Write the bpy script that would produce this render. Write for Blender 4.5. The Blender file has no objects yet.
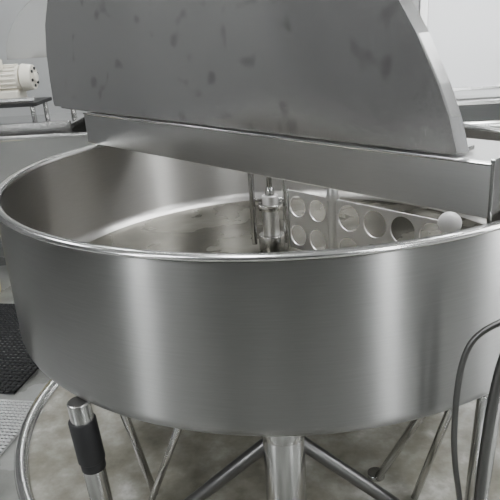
import bpy, bmesh, math, random
from mathutils import Vector, Matrix
random.seed(4)
S=bpy.context.scene
COL=S.collection

# ------------------------------------------------------------ materials
def newmat(name):
    m=bpy.data.materials.new(name); m.use_nodes=True
    nt=m.node_tree; b=nt.nodes["Principled BSDF"]
    return m,nt,b
def simple(name,col,rough=.5,metal=0.0,var=.12,scale=8,bump=0.0,spec=None):
    m,nt,b=newmat(name)
    tc=nt.nodes.new("ShaderNodeTexCoord"); n=nt.nodes.new("ShaderNodeTexNoise")
    n.inputs["Scale"].default_value=scale; n.inputs["Detail"].default_value=5
    nt.links.new(tc.outputs["Object"],n.inputs["Vector"])
    mx=nt.nodes.new("ShaderNodeMix"); mx.data_type='RGBA'
    mx.inputs[6].default_value=(*[c*(1-var) for c in col],1)
    mx.inputs[7].default_value=(*[min(1,c*(1+var)) for c in col],1)
    nt.links.new(n.outputs["Fac"],mx.inputs[0]); nt.links.new(mx.outputs[2],b.inputs["Base Color"])
    b.inputs["Roughness"].default_value=rough; b.inputs["Metallic"].default_value=metal
    if bump:
        bp=nt.nodes.new("ShaderNodeBump"); bp.inputs["Strength"].default_value=bump; bp.inputs["Distance"].default_value=.01
        nt.links.new(n.outputs["Fac"],bp.inputs["Height"]); nt.links.new(bp.outputs[0],b.inputs["Normal"])
    return m
def steel(name,col=(.52,.51,.50),rough=.27,brush=(2,2,60),aniso=0.0,radial=False,stain=0.0,wav=0.0,rvar=.02,bump=.0,cvar=.03):
    m,nt,b=newmat(name); L=nt.links
    tc=nt.nodes.new("ShaderNodeTexCoord")
    mp=nt.nodes.new("ShaderNodeMapping"); mp.inputs["Scale"].default_value=brush
    L.new(tc.outputs["Object"],mp.inputs["Vector"])
    n=nt.nodes.new("ShaderNodeTexNoise"); n.inputs["Scale"].default_value=4; n.inputs["Detail"].default_value=6; n.inputs["Roughness"].default_value=.7
    L.new(mp.outputs[0],n.inputs["Vector"])
    n2=nt.nodes.new("ShaderNodeTexNoise"); n2.inputs["Scale"].default_value=2.5; n2.inputs["Detail"].default_value=3
    L.new(tc.outputs["Object"],n2.inputs["Vector"])
    mr=nt.nodes.new("ShaderNodeMapRange"); mr.inputs["To Min"].default_value=max(.05,rough-rvar); mr.inputs["To Max"].default_value=rough+rvar
    ad=nt.nodes.new("ShaderNodeMath"); ad.operation='MULTIPLY_ADD'; ad.inputs[1].default_value=.5
    ml=nt.nodes.new("ShaderNodeMath"); ml.operation='MULTIPLY'; ml.inputs[1].default_value=.5
    L.new(n2.outputs["Fac"],ml.inputs[0]); L.new(n.outputs["Fac"],ad.inputs[0]); L.new(ml.outputs[0],ad.inputs[2])
    L.new(ad.outputs[0],mr.inputs["Value"]); mr.inputs["From Min"].default_value=.3; mr.inputs["From Max"].default_value=.7
    L.new(mr.outputs[0],b.inputs["Roughness"])
    mx=nt.nodes.new("ShaderNodeMix"); mx.data_type='RGBA'
    mx.inputs[6].default_value=(*[c*(1-cvar*2) for c in col],1); mx.inputs[7].default_value=(*[min(1,c*(1+cvar*2)) for c in col],1)
    L.new(ad.outputs[0],mx.inputs[0])
    out=mx.outputs[2]
    if stain:
        n3=nt.nodes.new("ShaderNodeTexNoise"); n3.inputs["Scale"].default_value=11; n3.inputs["Detail"].default_value=1; n3.inputs["Distortion"].default_value=.1
        L.new(tc.outputs["Object"],n3.inputs["Vector"])
        cr=nt.nodes.new("ShaderNodeValToRGB"); cr.color_ramp.elements[0].position=.63; cr.color_ramp.elements[1].position=.76
        cr.color_ramp.elements[0].color=(0,0,0,1); cr.color_ramp.elements[1].color=(stain,stain,stain,1)
        L.new(n3.outputs["Fac"],cr.inputs[0])
        m2=nt.nodes.new("ShaderNodeMix"); m2.data_type='RGBA'
        m2.inputs[7].default_value=(.20,.195,.185,1)
        L.new(cr.outputs[0],m2.inputs[0]); L.new(out,m2.inputs[6]); out=m2.outputs[2]
    L.new(out,b.inputs["Base Color"])
    b.inputs["Metallic"].default_value=1
    if aniso:
        b.inputs["Anisotropic"].default_value=aniso
        b.inputs["Anisotropic Rotation"].default_value=.25
        if radial:
            tg=nt.nodes.new("ShaderNodeTangent"); tg.direction_type='RADIAL'; tg.axis='Z'
            L.new(tg.outputs[0],b.inputs["Tangent"])
    nrm=None
    if bump:
        bp=nt.nodes.new("ShaderNodeBump"); bp.inputs["Strength"].default_value=bump; bp.inputs["Distance"].default_value=.001
        L.new(n.outputs["Fac"],bp.inputs["Height"]); nrm=bp.outputs[0]
    if wav:
        n4=nt.nodes.new("ShaderNodeTexNoise"); n4.inputs["Scale"].default_value=1.3; n4.inputs["Detail"].default_value=0
        L.new(tc.outputs["Object"],n4.inputs["Vector"])
        b2=nt.nodes.new("ShaderNodeBump"); b2.inputs["Strength"].default_value=wav; b2.inputs["Distance"].default_value=.2
        L.new(n4.outputs["Fac"],b2.inputs["Height"])
        if nrm: L.new(nrm,b2.inputs["Normal"])
        nrm=b2.outputs[0]
    if nrm: L.new(nrm,b.inputs["Normal"])
    return m

M_shell=steel("brushed_steel_shell",(.30,.297,.29),.31,(2,2,70),.93,True,rvar=.03,cvar=.13)
M_in=steel("steel_interior",(.40,.39,.37),.31,(3,3,40),.85,True,cvar=.07)
M_rim=steel("steel_rim",(.64,.635,.62),.20)
M_lid=steel("steel_lid",(.66,.655,.645),.24,(5,5,40),0,False,stain=.38,wav=.35,cvar=.06)
M_st=steel("steel_part",(.50,.497,.485),.24,(3,3,20))
M_bridge=steel("steel_bridge",(.60,.597,.585),.30,(3,3,60),cvar=.07)
M_dk=steel("steel_dull",(.14,.138,.135),.38,(3,3,20))
M_blade=steel("blade_steel",(.90,.89,.88),.38)
M_frame=simple("dark_iron",(.04,.04,.04),.5,.6)
M_rub=simple("black_rubber",(.012,.012,.013),.55)
M_motor=simple("cream_paint",(.80,.76,.66),.4,var=.06)
M_white=simple("white_plastic",(.92,.91,.89),.3,var=.03)
M_tank=simple("tank_satin_steel",(.92,.92,.92),.38,.35,var=.03,scale=2)
M_wall=simple("wall_paint",(.48,.485,.48),.6,var=.05,scale=2)
M_walld=simple("wall_panel_dark",(.07,.07,.07),.5,var=.05,scale=2)
M_wallm=simple("wall_panel_mid",(.17,.17,.17),.5,var=.05,scale=2)
M_ceil=simple("ceiling_paint",(.48,.48,.475),.8,var=.05,scale=2)
M_slab=simple("door_dark",(.04,.04,.04),.5)  # for the unseen dark slabs added for the steel to reflect
M_yel=simple("yellow_plastic",(.75,.68,.38),.4,var=.05)

def m_floor():
    m,nt,b=newmat("floor_concrete"); L=nt.links
    tc=nt.nodes.new("ShaderNodeTexCoord")
    n=nt.nodes.new("ShaderNodeTexNoise"); n.inputs["Scale"].default_value=2.2; n.inputs["Detail"].default_value=8
    n2=nt.nodes.new("ShaderNodeTexNoise"); n2.inputs["Scale"].default_value=70
    L.new(tc.outputs["Object"],n.inputs["Vector"]); L.new(tc.outputs["Object"],n2.inputs["Vector"])
    cr=nt.nodes.new("ShaderNodeValToRGB"); e=cr.color_ramp.elements
    e[0].position=.38; e[0].color=(.16,.162,.148,1); e[1].position=.62; e[1].color=(.34,.345,.325,1)
    L.new(n.outputs["Fac"],cr.inputs[0]); L.new(cr.outputs[0],b.inputs["Base Color"])
    mr=nt.nodes.new("ShaderNodeMapRange"); mr.inputs["From Min"].default_value=.4; mr.inputs["From Max"].default_value=.6
    mr.inputs["To Min"].default_value=.08; mr.inputs["To Max"].default_value=.45
    L.new(n.outputs["Fac"],mr.inputs["Value"]); L.new(mr.outputs[0],b.inputs["Roughness"])
    bp=nt.nodes.new("ShaderNodeBump"); bp.inputs["Strength"].default_value=.3; bp.inputs["Distance"].default_value=.006
    L.new(n2.outputs["Fac"],bp.inputs["Height"]); L.new(bp.outputs[0],b.inputs["Normal"])
    return m
def m_water():
    m,nt,b=newmat("murky_water"); L=nt.links
    tc=nt.nodes.new("ShaderNodeTexCoord")
    n=nt.nodes.new("ShaderNodeTexNoise"); n.inputs["Scale"].default_value=4.5; n.inputs["Detail"].default_value=10; n.inputs["Roughness"].default_value=.62
    L.new(tc.outputs["Object"],n.inputs["Vector"])
    cr=nt.nodes.new("ShaderNodeValToRGB"); e=cr.color_ramp.elements
    e[0].position=.32; e[0].color=(.20,.188,.15,1); e[1].position=.72; e[1].color=(.80,.79,.75,1)
    x=e.new(.50); x.color=(.34,.325,.27,1)
    x=e.new(.60); x.color=(.46,.445,.39,1)
    L.new(n.outputs["Fac"],cr.inputs[0]); L.new(cr.outputs[0],b.inputs["Base Color"])
    b.inputs["Roughness"].default_value=.06
    n2=nt.nodes.new("ShaderNodeTexNoise"); n2.inputs["Scale"].default_value=9; n2.inputs["Detail"].default_value=2
    L.new(tc.outputs["Object"],n2.inputs["Vector"])
    bp=nt.nodes.new("ShaderNodeBump"); bp.inputs["Strength"].default_value=.15; bp.inputs["Distance"].default_value=.03
    L.new(n2.outputs["Fac"],bp.inputs["Height"]); L.new(bp.outputs[0],b.inputs["Normal"])
    return m
def m_emit(name,col,s):
    m,nt,b=newmat(name); b.inputs["Base Color"].default_value=(.9,.9,.9,1)
    b.inputs["Emission Color"].default_value=(*col,1); b.inputs["Emission Strength"].default_value=s
    return m
M_floor=m_floor(); M_water=m_water()

def m_vfloor():
    m,nt,b=newmat("wet_steel_floor"); L=nt.links
    tc=nt.nodes.new("ShaderNodeTexCoord")
    n=nt.nodes.new("ShaderNodeTexNoise"); n.inputs["Scale"].default_value=3.5; n.inputs["Detail"].default_value=3; n.inputs["Distortion"].default_value=.3
    L.new(tc.outputs["Object"],n.inputs["Vector"])
    cr=nt.nodes.new("ShaderNodeValToRGB"); e=cr.color_ramp.elements
    e[0].position=.40; e[0].color=(.11,.105,.085,1); e[1].position=.66; e[1].color=(.27,.26,.225,1)
    L.new(n.outputs["Fac"],cr.inputs[0]); L.new(cr.outputs[0],b.inputs["Base Color"])
    mr=nt.nodes.new("ShaderNodeMapRange"); mr.inputs["From Min"].default_value=.4; mr.inputs["From Max"].default_value=.6
    mr.inputs["To Min"].default_value=.16; mr.inputs["To Max"].default_value=.36
    L.new(n.outputs["Fac"],mr.inputs["Value"]); L.new(mr.outputs[0],b.inputs["Roughness"])
    b.inputs["Metallic"].default_value=.9
    bp=nt.nodes.new("ShaderNodeBump"); bp.inputs["Strength"].default_value=.12; bp.inputs["Distance"].default_value=.04
    L.new(n.outputs["Fac"],bp.inputs["Height"]); L.new(bp.outputs[0],b.inputs["Normal"])
    return m
M_vfloor=m_vfloor()

# ------------------------------------------------------------ mesh helpers
def empty(name,loc=(0,0,0)):
    o=bpy.data.objects.new(name,None); o.location=(0,0,0); COL.objects.link(o); return o
def mk(name,bm,mat,parent=None,smooth=False,bevel=0):
    me=bpy.data.meshes.new(name); bm.normal_update(); bm.to_mesh(me); bm.free()
    o=bpy.data.objects.new(name,me); COL.objects.link(o)
    for mm in (mat if isinstance(mat,list) else [mat]): me.materials.append(mm)
    if smooth:
        for p in me.polygons: p.use_smooth=True
    if bevel:
        b=o.modifiers.new("b",'BEVEL'); b.width=bevel; b.segments=2; b.limit_method='ANGLE'
    if parent: o.parent=parent
    return o
def box(name,mn,mx,mat,parent=None,bevel=.004,rot=None):
    bm=bmesh.new(); bmesh.ops.create_cube(bm,size=1)
    for v in bm.verts:
        v.co=Vector([(mn[i]+mx[i])/2+v.co[i]*(mx[i]-mn[i]) for i in range(3)])
    if rot: bmesh.ops.transform(bm,matrix=rot,verts=bm.verts)
    return mk(name,bm,mat,parent,bevel=bevel)
def cyl(name,p0,p1,r,mat,parent=None,r2=None,seg=28,cap_bevel=.003):
    p0=Vector(p0);p1=Vector(p1);d=p1-p0
    bm=bmesh.new(); bmesh.ops.create_cone(bm,cap_ends=True,segments=seg,radius1=r,radius2=r if r2 is None else r2,depth=d.length)
    bmesh.ops.transform(bm,matrix=Matrix.Translation((p0+p1)/2)@d.to_track_quat('Z','Y').to_matrix().to_4x4(),verts=bm.verts)
    o=mk(name,bm,mat,parent,bevel=cap_bevel)
    for p in o.data.polygons:
        if len(p.vertices)==4: p.use_smooth=True
    return o
def lathe(name,prof,mat,parent=None,seg=160,center=(0,0,0)):
    bm=bmesh.new(); N=seg
    rings=[]
    for r,z in prof:
        if r<1e-6: rings.append([bm.verts.new((center[0],center[1],center[2]+z))]); continue
        rings.append([bm.verts.new((center[0]+r*math.cos(2*math.pi*i/seg),center[1]+r*math.sin(2*math.pi*i/seg),center[2]+z)) for i in range(N)])
    for k in range(len(rings)-1):
        A,B=rings[k],rings[k+1]
        for i in range(seg):
            j=(i+1)%N
            if len(A)==1 and len(B)==1: continue
            if len(A)==1: f=bm.faces.new((A[0],B[j],B[i]))
            elif len(B)==1: f=bm.faces.new((A[i],A[j],B[0]))
            else: f=bm.faces.new((A[i],A[j],B[j],B[i]))
    bmesh.ops.recalc_face_normals(bm,faces=bm.faces)
    return mk(name,bm,mat,parent,smooth=True)
def tube(name,pts,r,mat,parent=None):
    cu=bpy.data.curves.new(name,'CURVE'); cu.dimensions='3D'; cu.bevel_depth=r; cu.bevel_resolution=5; cu.use_fill_caps=True
    sp=cu.splines.new('NURBS'); sp.points.add(len(pts)-1)
    for p,q in zip(sp.points,pts): p.co=(*q,1)
    sp.use_endpoint_u=True; sp.order_u=3; cu.resolution_u=10
    tmp=bpy.data.objects.new(name+"_c",cu); COL.objects.link(tmp)
    dg=bpy.context.evaluated_depsgraph_get(); me=bpy.data.meshes.new_from_object(tmp.evaluated_get(dg))
    bpy.data.objects.remove(tmp)
    me.name=name; o=bpy.data.objects.new(name,me); COL.objects.link(o)
    me.materials.clear(); me.materials.append(mat)
    for p in me.polygons: p.use_smooth=True
    if parent:o.parent=parent
    return o

A0=Vector((-.889,.599,0)); DR=Vector((.703,-.711,0)).normalized(); NN=Vector((.711,.703,0)).normalized()
def W(s,n,z): return A0+DR*s+NN*n+Vector((0,0,z))
BM=Matrix(((DR.x,NN.x,0,A0.x),(DR.y,NN.y,0,A0.y),(0,0,1,0),(0,0,0,1)))
def bbox(name,mn,mx,mat,parent,bevel=.003): return box(name,mn,mx,mat,parent,bevel,rot=BM)

# ------------------------------------------------------------ vat
vat=empty("steel_vat")
lathe("outer_wall",[(0,.535),(.93,.545),(.965,.55),(.985,.558),(.996,.572),(1,.59),(1,.60),(1,1.02),(1,1.036)],M_shell,vat,seg=240)
lathe("rolled_rim",[(1,1.040),(1.005,1.039),(1.009,1.042),(1.010,1.047),(1.008,1.052),(1.001,1.055),(.990,1.055),(.983,1.053),(.979,1.047),(.979,1.036)],M_rim,vat,seg=240)
lathe("inner_wall",[(.979,1.037),(.979,.68),(.972,.655),(.95,.64)],M_in,vat,seg=240)
lathe("inner_floor",[(.95,.64),(.93,.637),(.5,.628),(.06,.62),(0,.62)],M_vfloor,vat)
legs=[(-.60,-.80),(.545,-.82),(-.80,.60),(.80,.60)]
for i,(x,y) in enumerate(legs):
    fx=x*.955
    cyl(f"leg_{i+1}",(x,y,.56),(fx,y,.0),.033,M_st,vat)
    cyl(f"leg_foot_{i+1}",(fx,y,.0),(fx,y,.03),.06,M_st,vat)
cyl("leg_sleeve_top",(-.599,-.80,.50),(-.590,-.80,.36),.040,M_rub,vat)
cyl("leg_sleeve_low",(-.591,-.80,.38),(-.588,-.80,.33),.036,M_rub,vat)
px=-.022
cyl("pedestal",(px,-.85,.0),(px,-.85,.56),.058,M_st,vat,seg=40)
cyl("pedestal_collar",(px,-.85,.47),(px,-.85,.555),.064,M_st,vat,seg=40)
for i,(x,y) in enumerate([(-.50,-.76),(.46,-.76),(0,-.3)]):
    cyl(f"pedestal_strut_{i+1}",(px,-.84,.47),(x,y,.0),.02,M_dk,vat)
cyl("brace_1",(-.465,-.84,.56),(-.485,-.55,.0),.012,M_st,vat)
cyl("brace_2",(-.29,-.90,.56),(-.50,-.62,.0),.011,M_st,vat)
cyl("brace_3",(.36,-.88,.56),(.29,-.50,.0),.013,M_st,vat)
cyl("brace_4",(.44,-.85,.56),(.40,-.60,.0),.012,M_st,vat)
cyl("brace_foot",(.29,-.50,.0),(.29,-.50,.035),.03,M_st,vat)

bbox("bridge_front",(0.0,0,1.052),(1.985,.012,1.19),M_bridge,vat)
bbox("bridge_deck",(0.0,.012,1.178),(1.985,.26,1.19),M_bridge,vat)
bbox("bridge_back",(0.0,.25,1.058),(1.93,.262,1.178),M_bridge,vat)
bbox("bridge_end_1",(-.004,.012,1.058),(.008,.26,1.178),M_st,vat)
bbox("bridge_end_2",(1.98,.0,1.02),(1.992,.30,1.20),M_rim,vat)
bbox("bridge_lip",(0.0,-.006,1.184),(1.985,.0,1.190),M_rim,vat)

# ------------------------------------------------------------ lid
lid=empty("vat_lid")
prof=[(1.89,1.205),(1.865,1.29),(1.83,1.37),(1.765,1.49),(1.69,1.60),(1.58,1.73),(1.42,1.86),(1.20,1.96),(.95,2.01),(.65,2.01),(.38,1.96),(.15,1.88),(-.06,1.80),(-.17,1.71),(-.25,1.58),(-.285,1.45),(-.295,1.33),(-.295,1.22),(-.288,1.205)]
def lidpanel(name,prof,mat,parent,frame,th=.01,skirt=.035):
    bm=bmesh.new()
    F=[bm.verts.new(frame(s,0,z)) for s,z in prof]
    B=[bm.verts.new(frame(s,th,z)) for s,z in prof]
    bm.faces.new(F); bm.faces.new(B[::-1])
    n=len(prof)
    for i in range(n):
        j=(i+1)%n; bm.faces.new((F[i],B[i],B[j],F[j]))
    cx=sum(p[0] for p in prof)/n; cz=1.35
    K=[bm.verts.new(frame(s+(s-cx)*.012,skirt,z+(z-cz)*.012)) for s,z in prof]
    K2=[bm.verts.new(frame(s-(s-cx)*.004,skirt,z-(z-cz)*.004)) for s,z in prof]
    for i in range(n-1):
        bm.faces.new((B[i],K[i],K[i+1],B[i+1])); bm.faces.new((K[i],K2[i],K2[i+1],K[i+1]))
    bmesh.ops.recalc_face_normals(bm,faces=bm.faces)
    return mk(name,bm,mat,parent)
lidpanel("lid_panel",prof,M_lid,lid,lambda s,n,z:W(s,n+.002,z))
bbox("lid_hinge_flange",(-.25,.015,1.194),(1.88,.11,1.206),M_rim,lid)
for i,s in enumerate((.3,.9,1.5)):
    cyl(f"hinge_{i+1}",W(s-.06,.05,1.212),W(s+.06,.05,1.212),.012,M_st,lid)

# ------------------------------------------------------------ agitator
ag=empty("agitator")
HX,HY=-.045,.215
cyl("shaft",(HX,HY,.84),(HX,HY,1.178),.012,M_st,ag)
cyl("hub_tube",(HX,HY,.66),(HX,HY,.86),.034,M_blade,ag)
cyl("hub_collar",(HX,HY,.80),(HX,HY,.825),.052,M_rim,ag)
cyl("hub_cap",(HX,HY,.855),(HX,HY,.895),.022,M_rim,ag,r2=.016)
cyl("hub_base",(HX,HY,.622),(HX,HY,.69),.055,M_st,ag)
cyl("side_rod",(HX-.075,HY+.02,.64),(HX-.075,HY+.02,1.17),.012,M_st,ag)
cyl("side_rod_2",(HX+.06,HY+.02,.64),(HX+.06,HY+.02,1.17),.008,M_st,ag)
cyl("tie_bar",(HX-.075,HY+.02,.835),(HX+.06,HY+.02,.835),.008,M_st,ag)
PD=(Vector((.54,-.36,0))-Vector((.03,.16,0))); PD.normalize()
def perf(name,s0,ncx,ncy,cw,ch,z0,r,parent,th=.006):
    bm=bmesh.new(); n=32
    P=Vector((.03,.16,0))
    def pt(u,v): return P+PD*u+Vector((0,0,v))
    for ix in range(ncx):
        for iy in range(ncy):
            cx=s0+cw*(ix+.5); cz=z0+ch*(iy+.5)
            sq=[];ci=[]
            for k in range(n):
                a=2*math.pi*(k+.5)/n; c,s=math.cos(a),math.sin(a); m=max(abs(c),abs(s))
                sq.append((cx+cw/2*c/m,cz+ch/2*s/m)); ci.append((cx+r*c,cz+r*s))
            vs=[bm.verts.new(pt(*q)) for q in sq]; vc=[bm.verts.new(pt(*q)) for q in ci]
            for k in range(n):
                j=(k+1)%n
                f=[vs[k],vs[j],vc[j],vc[k]]
                ax=(k+.5)*2*math.pi/n; aj=(j+.5)*2*math.pi/n
                for q in range(4):
                    ca=math.pi/4+q*math.pi/2
                    if ax<ca<(aj if aj>ax else aj+2*math.pi):
                        u=cx+cw/2*(1 if math.cos(ca)>0 else -1); v=cz+ch/2*(1 if math.sin(ca)>0 else -1)
                        f=[vs[k],bm.verts.new(pt(u,v)),vs[j],vc[j],vc[k]]
                bm.faces.new(f)
    bmesh.ops.remove_doubles(bm,verts=bm.verts,dist=1e-4)
    bmesh.ops.recalc_face_normals(bm,faces=bm.faces)
    o=mk(name,bm,M_blade,parent)
    sm=o.modifiers.new("s",'SOLIDIFY'); sm.thickness=th; sm.offset=0
    return o
perf("perforated_blade_1",0.0,2,2,.105,.122,.65,.044,ag)
perf("perforated_blade_2",.255,4,2,.118,.128,.64,.051,ag)
q=Vector((.03,.16,0))+PD*.235
cyl("blade_post",(q.x,q.y,.64),(q.x,q.y,1.17),.017,M_blade,ag)
cyl("blade_post_cone",(q.x,q.y,.89),(q.x,q.y,.95),.026,M_blade,ag,r2=.017)
q0=Vector((.03,.16,0)); 
cyl("blade_edge",(q0.x,q0.y,.64),(q0.x,q0.y,.896),.007,M_st,ag)
e=Vector((.03,.16,0))+PD*.727
cyl("end_stem",(e.x,e.y,.64),(e.x,e.y,.87),.010,M_st,ag)
bm=bmesh.new(); bmesh.ops.create_uvsphere(bm,u_segments=32,v_segments=20,radius=.038)
bmesh.ops.translate(bm,vec=(e.x,e.y,.893),verts=bm.verts); mk("spray_ball",bm,M_white,ag,smooth=True)

# ------------------------------------------------------------ drip pan, hose, pipe, mats
pan=empty("drip_pan")
lathe("pan_body",[(0,.004),(1.07,.004),(1.075,.035),(1.09,.045),(1.11,.045),(1.12,.035),(1.122,.002)],M_rim,pan)
lathe("pan_water",[(0,.018),(1.072,.018)],M_water,pan)
tube("drain_hose",[(.80,-.95,.93),(.62,-1.02,.92),(.50,-1.02,.885),(.43,-1.01,.84),(.405,-1.005,.77),(.398,-1.0,.66),(.40,-1.0,.50),(.44,-.97,.3),(.46,-.97,.06),(.50,-.95,.045)],.0075,M_dk)
tube("steel_pipe",[(.62,-1.03,.90),(.53,-1.03,.86),(.495,-1.02,.80),(.476,-1.01,.60),(.47,-1.0,.3),(.47,-1.0,.045)],.013,M_dk)

bm=bmesh.new(); bmesh.ops.create_grid(bm,x_segments=34,y_segments=34,size=.5)
bmesh.ops.transform(bm,matrix=Matrix.Translation((-1.66,.64,.012))@Matrix.Rotation(math.radians(-8),4,'Z')@Matrix.Diagonal((.95,.92,1,1)),verts=bm.verts)
o=mk("rubber_floor_mat",bm,M_rub); w=o.modifiers.new("w",'WIREFRAME'); w.thickness=.013; w.use_even_offset=False
M_gm=simple("grey_plastic",(.66,.66,.65),.4)
bm=bmesh.new(); bmesh.ops.create_grid(bm,x_segments=40,y_segments=58,size=.5)
bmesh.ops.transform(bm,matrix=Matrix.Translation((-1.57,-.50,.010))@Matrix.Rotation(math.radians(-8),4,'Z')@Matrix.Diagonal((.80,1.2,1,1)),verts=bm.verts)
o=mk("plastic_floor_mat",bm,M_gm); w=o.modifiers.new("w",'WIREFRAME'); w.thickness=.011; w.use_even_offset=False

lathe("yellow_bucket",[(0,.0),(.13,.0),(.135,.01),(.165,.42),(.178,.425),(.178,.445),(.16,.445),(.155,.40),(.125,.02),(0,.02)],M_yel,None,48,(-1.95,1.30,.001))

# ------------------------------------------------------------ neighbouring trough (left back)
tr=empty("steel_trough")
x0,x1,y0,y1=-2.7,.7,1.55,2.45; zt=.93
box("trough_front",(x0,y0,.35),(x1,y0+.02,zt),M_st,tr)
box("trough_back",(x0,y1-.02,.35),(x1,y1,zt),M_st,tr)
box("trough_end_1",(x0,y0,.35),(x0+.02,y1,zt),M_st,tr)
box("trough_end_2",(x1-.02,y0,.35),(x1,y1,zt),M_st,tr)
box("trough_bottom",(x0,y0,.35),(x1,y1,.37),M_st,tr)
for i,(a,b) in enumerate([((x0,y0-.03),(x1,y0+.04)),((x0,y1-.04),(x1,y1+.03))]):
    box(f"trough_rim_{i+1}",(a[0],a[1],zt),(b[0],b[1],zt+.02),M_rim,tr)
box("trough_cover",(-2.2,y0+.25,zt+.03),(-1.35,y1-.1,zt+.05),M_rim,tr)
box("trough_cover_step",(-2.2,y0+.22,zt-.02),(-1.35,y0+.26,zt+.07),M_st,tr)
for i,(x,y) in enumerate([(x0+.1,y0+.06),(x1-.1,y0+.06),(x0+.1,y1-.06),(x1-.1,y1-.06)]):
    cyl(f"trough_leg_{i+1}",(x,y,0),(x,y,.36),.03,M_dk,tr)
def half(s,n,z): return Vector((s,2.32+n,z))
pr=[]
for i in range(33):
    a=math.pi*i/32; pr.append((-.78+1.13*math.cos(a),1.38+.62*math.sin(a)))
M_lid2=steel("steel_lid_dull",(.30,.298,.29),.34,(4,4,30))
lidpanel("trough_lid",pr,M_lid2,tr,half)
cyl("lid_support_1",(-1.5,2.36,.95),(-1.5,2.36,1.5),.02,M_st,tr); cyl("lid_support_2",(.0,2.36,.95),(.0,2.36,1.5),.02,M_st,tr)
box("frame_top",(-2.35,1.80,1.10),(-1.56,2.12,1.125),M_frame,tr)
box("frame_rail",(-2.35,1.79,1.135),(-1.56,1.81,1.16),M_st,tr)
for i,x in enumerate((-2.3,-1.60)):
    cyl(f"frame_post_{i+1}",(x,1.84,.95),(x,1.84,1.10),.016,M_st,tr); cyl(f"frame_post_b{i+1}",(x,2.08,.98),(x,2.08,1.10),.016,M_st,tr)
mc=(1.96,1.275)
cyl("motor_body",(-1.99,mc[0],mc[1]),(-1.68,mc[0],mc[1]),.080,M_motor,tr,seg=40)
for k in range(18):
    a=2*math.pi*k/18; dy,dz=.085*math.cos(a),.085*math.sin(a)
    cyl(f"motor_fin_{k+1}",(-1.96,mc[0]+dy,mc[1]+dz),(-1.70,mc[0]+dy,mc[1]+dz),.006,M_motor,tr,seg=8)
cyl("motor_fan_cover",(-1.67,mc[0],mc[1]),(-1.60,mc[0],mc[1]),.090,M_motor,tr,r2=.078,seg=40)
for k in range(6):
    a=math.pi*2*k/6+.3
    cyl(f"motor_vent_{k+1}",(-1.598,mc[0]+.055*math.cos(a),mc[1]+.055*math.sin(a)),(-1.590,mc[0]+.055*math.cos(a),mc[1]+.055*math.sin(a)),.010,M_frame,tr,seg=12,cap_bevel=0)
cyl("motor_end_cap",(-1.60,mc[0],mc[1]),(-1.58,mc[0],mc[1]),.035,M_motor,tr,r2=.03,seg=40)
cyl("motor_gear_flange",(-2.02,mc[0],mc[1]),(-1.99,mc[0],mc[1]),.105,M_motor,tr,seg=40)
box("motor_gearbox",(-2.28,1.86,1.14),(-2.02,2.06,1.40),M_motor,tr,bevel=.02)
box("motor_terminal_box",(-1.88,1.86,1.33),(-1.78,1.93,1.40),M_motor,tr,bevel=.01)
box("motor_foot",(-1.95,1.87,1.126),(-1.70,2.05,1.20),M_motor,tr,bevel=.008)

# ------------------------------------------------------------ bright tank at right back
tk=empty("storage_tank")
box("tank_body",(.95,2.0,.96),(2.9,3.2,2.5),M_tank,tk,bevel=.03)
box("tank_ledge",(.93,1.96,.93),(2.92,3.22,.96),M_rim,tk)
box("tank_corner_rib",(.93,1.985,.96),(.985,2.02,2.5),M_st,tk)
box("tank_band",(.985,1.990,1.02),(2.9,2.0,1.045),M_rim,tk)
for i,(x,y) in enumerate([(1.02,2.1),(2.8,2.1),(1.02,3.1),(2.8,3.1)]):
    cyl(f"tank_leg_{i+1}",(x,y,0),(x,y,.93),.035,M_st,tk)
cyl("tank_outlet",(1.0,1.9,.80),(2.4,1.9,.80),.035,M_rim,tk); cyl("tank_outlet_low",(1.0,1.9,.66),(2.4,1.9,.66),.03,M_st,tk)
for i,x in enumerate((1.1,1.9)): cyl(f"outlet_drop_{i+1}",(x,1.95,.94),(x,1.9,.64),.02,M_st,tk)

# ------------------------------------------------------------ room
X0,X1,Y0,Y1,H=-4,4,-4.5,4,3.3
box("floor",(X0,Y0,-.1),(X1,Y1,0),M_floor,bevel=0)
box("ceiling",(X0,Y0,H),(X1,Y1,H+.1),M_ceil,bevel=0)
box("wall_back",(X0,Y1,0),(X1,Y1+.1,H),M_wall,bevel=0)
box("wall_front",(X0,Y0-.1,0),(X1,Y0,H),M_walld,bevel=0)
box("wall_left",(X0-.1,Y0,0),(X0,Y1,H),M_wallm,bevel=0)
box("wall_right",(X1,Y0,0),(X1+.1,Y1,H),M_wallm,bevel=0)
box("door_1",(-1.6,Y0+.001,0),(-.2,Y0+.04,2.3),M_slab)  # unseen slab behind the camera, added as a dark area in steel reflections
box("door_2",(X0+.001,-2.2,0),(X0+.04,-.6,2.3),M_slab)  # second added slab, out of view, darkens what the steel reflects
M_glow=m_emit("window_daylight",(.95,.98,1),38)  # glow of the added panels, no real daylight source
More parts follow.
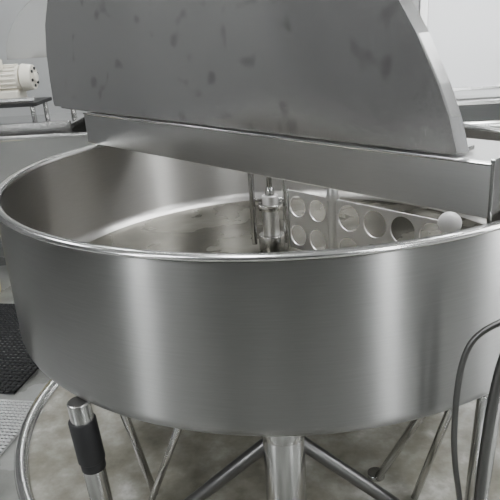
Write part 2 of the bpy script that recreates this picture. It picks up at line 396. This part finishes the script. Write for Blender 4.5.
def added_glow_panel(n,axis,pos,a0,a1,z0,z1,sgn):  # unseen glowing panel, framed like a window, added to streak the steel
    w=empty(f"window_{n}")
    def bx(nm,p0,p1,q0,q1,zz0,zz1,mat):
        lo,hi=sorted((pos+sgn*p0,pos+sgn*p1))
        if axis=='y': box(nm,(q0,lo,zz0),(q1,hi,zz1),mat,w,bevel=0)
        else: box(nm,(lo,q0,zz0),(hi,q1,zz1),mat,w,bevel=0)
    bx("pane",.001,.012,a0,a1,z0,z1,M_glow)
    t=.05
    bx("frame_l",.001,.03,a0-t,a0,z0-t,z1+t,M_white); bx("frame_r",.001,.03,a1,a1+t,z0-t,z1+t,M_white)
    bx("frame_b",.001,.03,a0,a1,z0-t,z0,M_white); bx("frame_t",.001,.03,a0,a1,z1,z1+t,M_white)
    m=(z0+z1)/2; bx("mullion",.001,.03,a0,a1,m-.02,m+.02,M_white)
added_glow_panel(1,'y',Y0,2.65,2.95,.4,2.6,1)  # added for the bright streak right of centre on the vat wall
added_glow_panel(2,'x',X1,-1.6,-1.35,.4,2.6,-1)  # added for the streak near the vat's right edge
added_glow_panel(3,'x',X0,-4.0,-3.5,.9,2.6,1)  # added to brighten the left part of the vat wall
M_em=m_emit("fluorescent_diffuser",(.96,.98,1),34)
k=0
for (x,y) in [(-2.0,-2.4),(1.7,-2.6),(2.9,-.6),(-2.6,.6),(.6,1.3),(1.6,1.2),(-1.6,3.1),(-.4,-.9)]:
    k+=1
    fx=empty("ceiling_light" if k==1 else f"ceiling_light.{k-1:03d}")
    box("housing",(x-.20,y-.62,H-.07),(x+.20,y+.62,H-.001),M_white,fx)
    box("diffuser",(x-.18,y-.60,H-.08),(x+.18,y+.60,H-.065),M_em,fx,bevel=0)

w=bpy.data.worlds.new("world"); S.world=w; w.use_nodes=True
w.node_tree.nodes["Background"].inputs[0].default_value=(.9,.93,1,1); w.node_tree.nodes["Background"].inputs[1].default_value=.3

cd=bpy.data.cameras.new("camera"); cam=bpy.data.objects.new("camera",cd); COL.objects.link(cam)
R=Vector((.99761915,.03390007,-.06005686));U=Vector((.04465065,.34617486,.93710687));F=Vector((-.05255816,.93755733,-.34383701))
cam.matrix_world=Matrix(((R.x,U.x,-F.x,0),(R.y,U.y,-F.y,-2.311),(R.z,U.z,-F.z,1.548),(0,0,0,1)))
cd.sensor_width=36; cd.lens=45.3; cd.clip_start=.05
S.camera=cam
